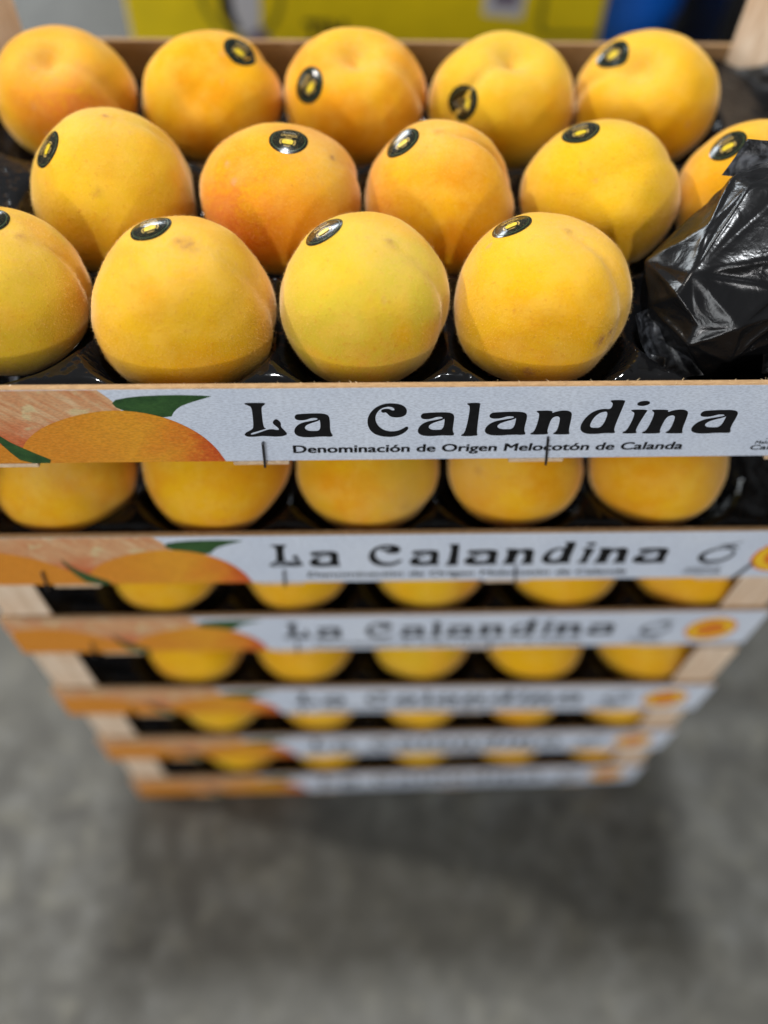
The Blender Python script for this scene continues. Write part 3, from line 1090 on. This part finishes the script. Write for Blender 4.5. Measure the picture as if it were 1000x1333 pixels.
film('bag_flap', [(.1480, .0990, .0345), (.1572, .1060, .0480), (.1900, .0950, .0540), (.1800, .0850, .0400)], 30, 18, .0011, 1.0, .003)
film('bag_fold', [(.1170, .0190, -.022), (.1050, .0400, .002), (.1180, .0460, .003), (.1380, .0210, -.016)], 30, 30, .0026, 5.0, .007)
film('bag_fold', [(.0985, .0180, -.026), (.1060, .0290, -.010), (.1190, .0260, -.010), (.1200, .0120, -.026)], 18, 16, .0020, 8.0, .005)
film('bag_fold', [(.1680, .0230, -.020), (.1660, .0330, .004), (.1900, .0420, .006), (.1980, .0220, -.020)], 20, 18, .0022, 12.0, .005)

back = empty('plastic_sheet', (.22, .24, -.01))
tag(back, 'crumpled black plastic sheet tucked into the back right corner of the top crate', 'plastic sheet')
o = film('sheet_film', [(.2050, .2765, -.012), (.2435, .2500, .012), (.2440, .2100, -.014), (.2000, .2270, -.025)], 40, 34, .0028, 21.0, .009)
o.parent = back
o.location = -Vector(back.location)

# ------------------------------------------------------------------ things standing behind the stack
FZ = FLOOR_Z
PX = lambda x, y: (-.2268 + (x - 170) * .000725, -.1220 - y * .00070)
cart = empty('yellow_carton', (0, .72, FZ))
tag(cart, 'tall yellow printed carton standing on the floor behind the crates', 'carton')
inv = Matrix.Translation((0, -.72, -FZ))


def bgpart(name, mesh, mat, parent):
    o = link(name, mesh, mat, parent)
    o.location = -parent.location
    return o


bgpart('carton_body', to_mesh(box_bm(-.2330, .2235, .60, .86, FZ, -.03, .003, 2), 'carton_body'), CARTON, cart)
bgpart('carton_flap', to_mesh(box_bm(-.2310, .2215, .602, .728, -.0299, -.0268, .001), 'carton_flap'), CARTON, cart)
bgpart('carton_flap', to_mesh(box_bm(-.2310, .2215, .732, .858, -.0299, -.0268, .001), 'carton_flap'), CARTON, cart)


def bgprint(name, shapes, mat, y):
    return bgpart(name, print_mesh(name, [[[PX(*p) for p in r] for r in rings] for rings in shapes], .60 / .35 - (.60 - y) / .35, .0003), mat, cart)


bgprint('printed_ring', [[oval(313, -8, 55, 62, 40), oval(313, -8, 47, 54, 40)[::-1]]], CARTON_D, .5993)
bgprint('printed_bottle', [[[(297, -60), (334, -60), (336, 10), (334, 34), (343, 48), (306, 48), (300, 34), (295, 5)]]], LBL, .5988)
bgprint('printed_bottle_edge', [[[(284, -60), (300, -60), (301, 15), (308, 40), (297, 40), (284, 18)]]], BLK, .5984)
bgprint('printed_bottle_foot', [[[(318, 44), (334, 36), (348, 50), (330, 60), (312, 56)]]], PURP, .5985)
bgprint('printed_frame', [[[(703, -80), (711, -80), (711, 26), (714, 34), (722, 38), (786, 38), (786, 45), (720, 45), (709, 42), (703, 32)]]], CARTON_D, .5993)
bgprint('paper_label', [[[(628, -50), (683, -50), (681, 20), (629, 16)]]], LBL, .5988)
bgprint('label_mark', [[[(640, -30), (673, -30), (672, 5), (640, 3)]]], PURP, .5984)
zt = PX(0, 24)[1]
me = text_mesh('carton_lettering', 'TIM', PX(393, 0)[0], PX(447, 0)[0], zt - .030, .030, .5990 / .35, .03)
bgpart('carton_lettering', me, BLK, cart)


def lathe(name, prof, mat, parent=None, seg=48):
    bm = bmesh.new()
    rings = [[bm.verts.new((r * math.cos(2 * math.pi * i / seg), r * math.sin(2 * math.pi * i / seg), z)) for i in range(seg)] for r, z in prof]
    for a, b in zip(rings, rings[1:]):
        for i in range(seg):
            bm.faces.new((a[i], a[(i + 1) % seg], b[(i + 1) % seg], b[i]))
    bm.faces.new(rings[0][::-1])
    bm.faces.new(rings[-1])
    return link(name, to_mesh(bm, name, True), mat, parent)


dr = empty('plastic_drum', (.262, .79, FZ))
tag(dr, 'blue plastic drum with a pale patch standing right of the yellow carton', 'drum')
hh = .60
lathe('drum_body', [(.085, 0), (.095, .008), (.097, .05), (.094, .06), (.094, .20), (.099, .21), (.099, .23), (.094, .24), (.094, .40), (.099, .41), (.099, .43),
                    (.094, .44), (.094, hh - .03), (.085, hh - .008)], BLUE, dr)
lathe('drum_rim', [(.086, hh - .009), (.097, hh - .007), (.098, hh + .004), (.090, hh + .006), (.088, hh - .004)], BLUE, dr)
bm = bmesh.new()
prev = None
for i in range(9):
    t = R(222 + i * 3.2)
    p = [bm.verts.new((.0948 * math.cos(t), .0948 * math.sin(t), z)) for z in (.436, .462)]
    if prev:
        bm.faces.new((prev[0], p[0], p[1], prev[1]))
    prev = p
bmesh.ops.solidify(bm, geom=list(bm.faces), thickness=-.0004)
link('drum_patch', to_mesh(bm, 'drum_patch'), PALEB, dr)  # thin pale blue patch curved round the drum

bc = empty('black_crate', (.50, .80, FZ))
tag(bc, 'black plastic crate right of the blue drum, almost hidden by the corner post', 'crate')
link('crate_body', to_mesh(box_bm(-.135, .20, -.15, .15, 0, .50, .006, 2), 'crate_body'), BLK, bc)
link('crate_rim', to_mesh(box_bm(-.142, .207, -.157, .157, .502, .522, .004, 2), 'crate_rim'), BLK, bc)
for i in range(4):
    link('crate_rib', to_mesh(box_bm(-.120 + i * .095, -.106 + i * .095, -.158, -.1505, .02, .48, .002), 'crate_rib'), BLK, bc)
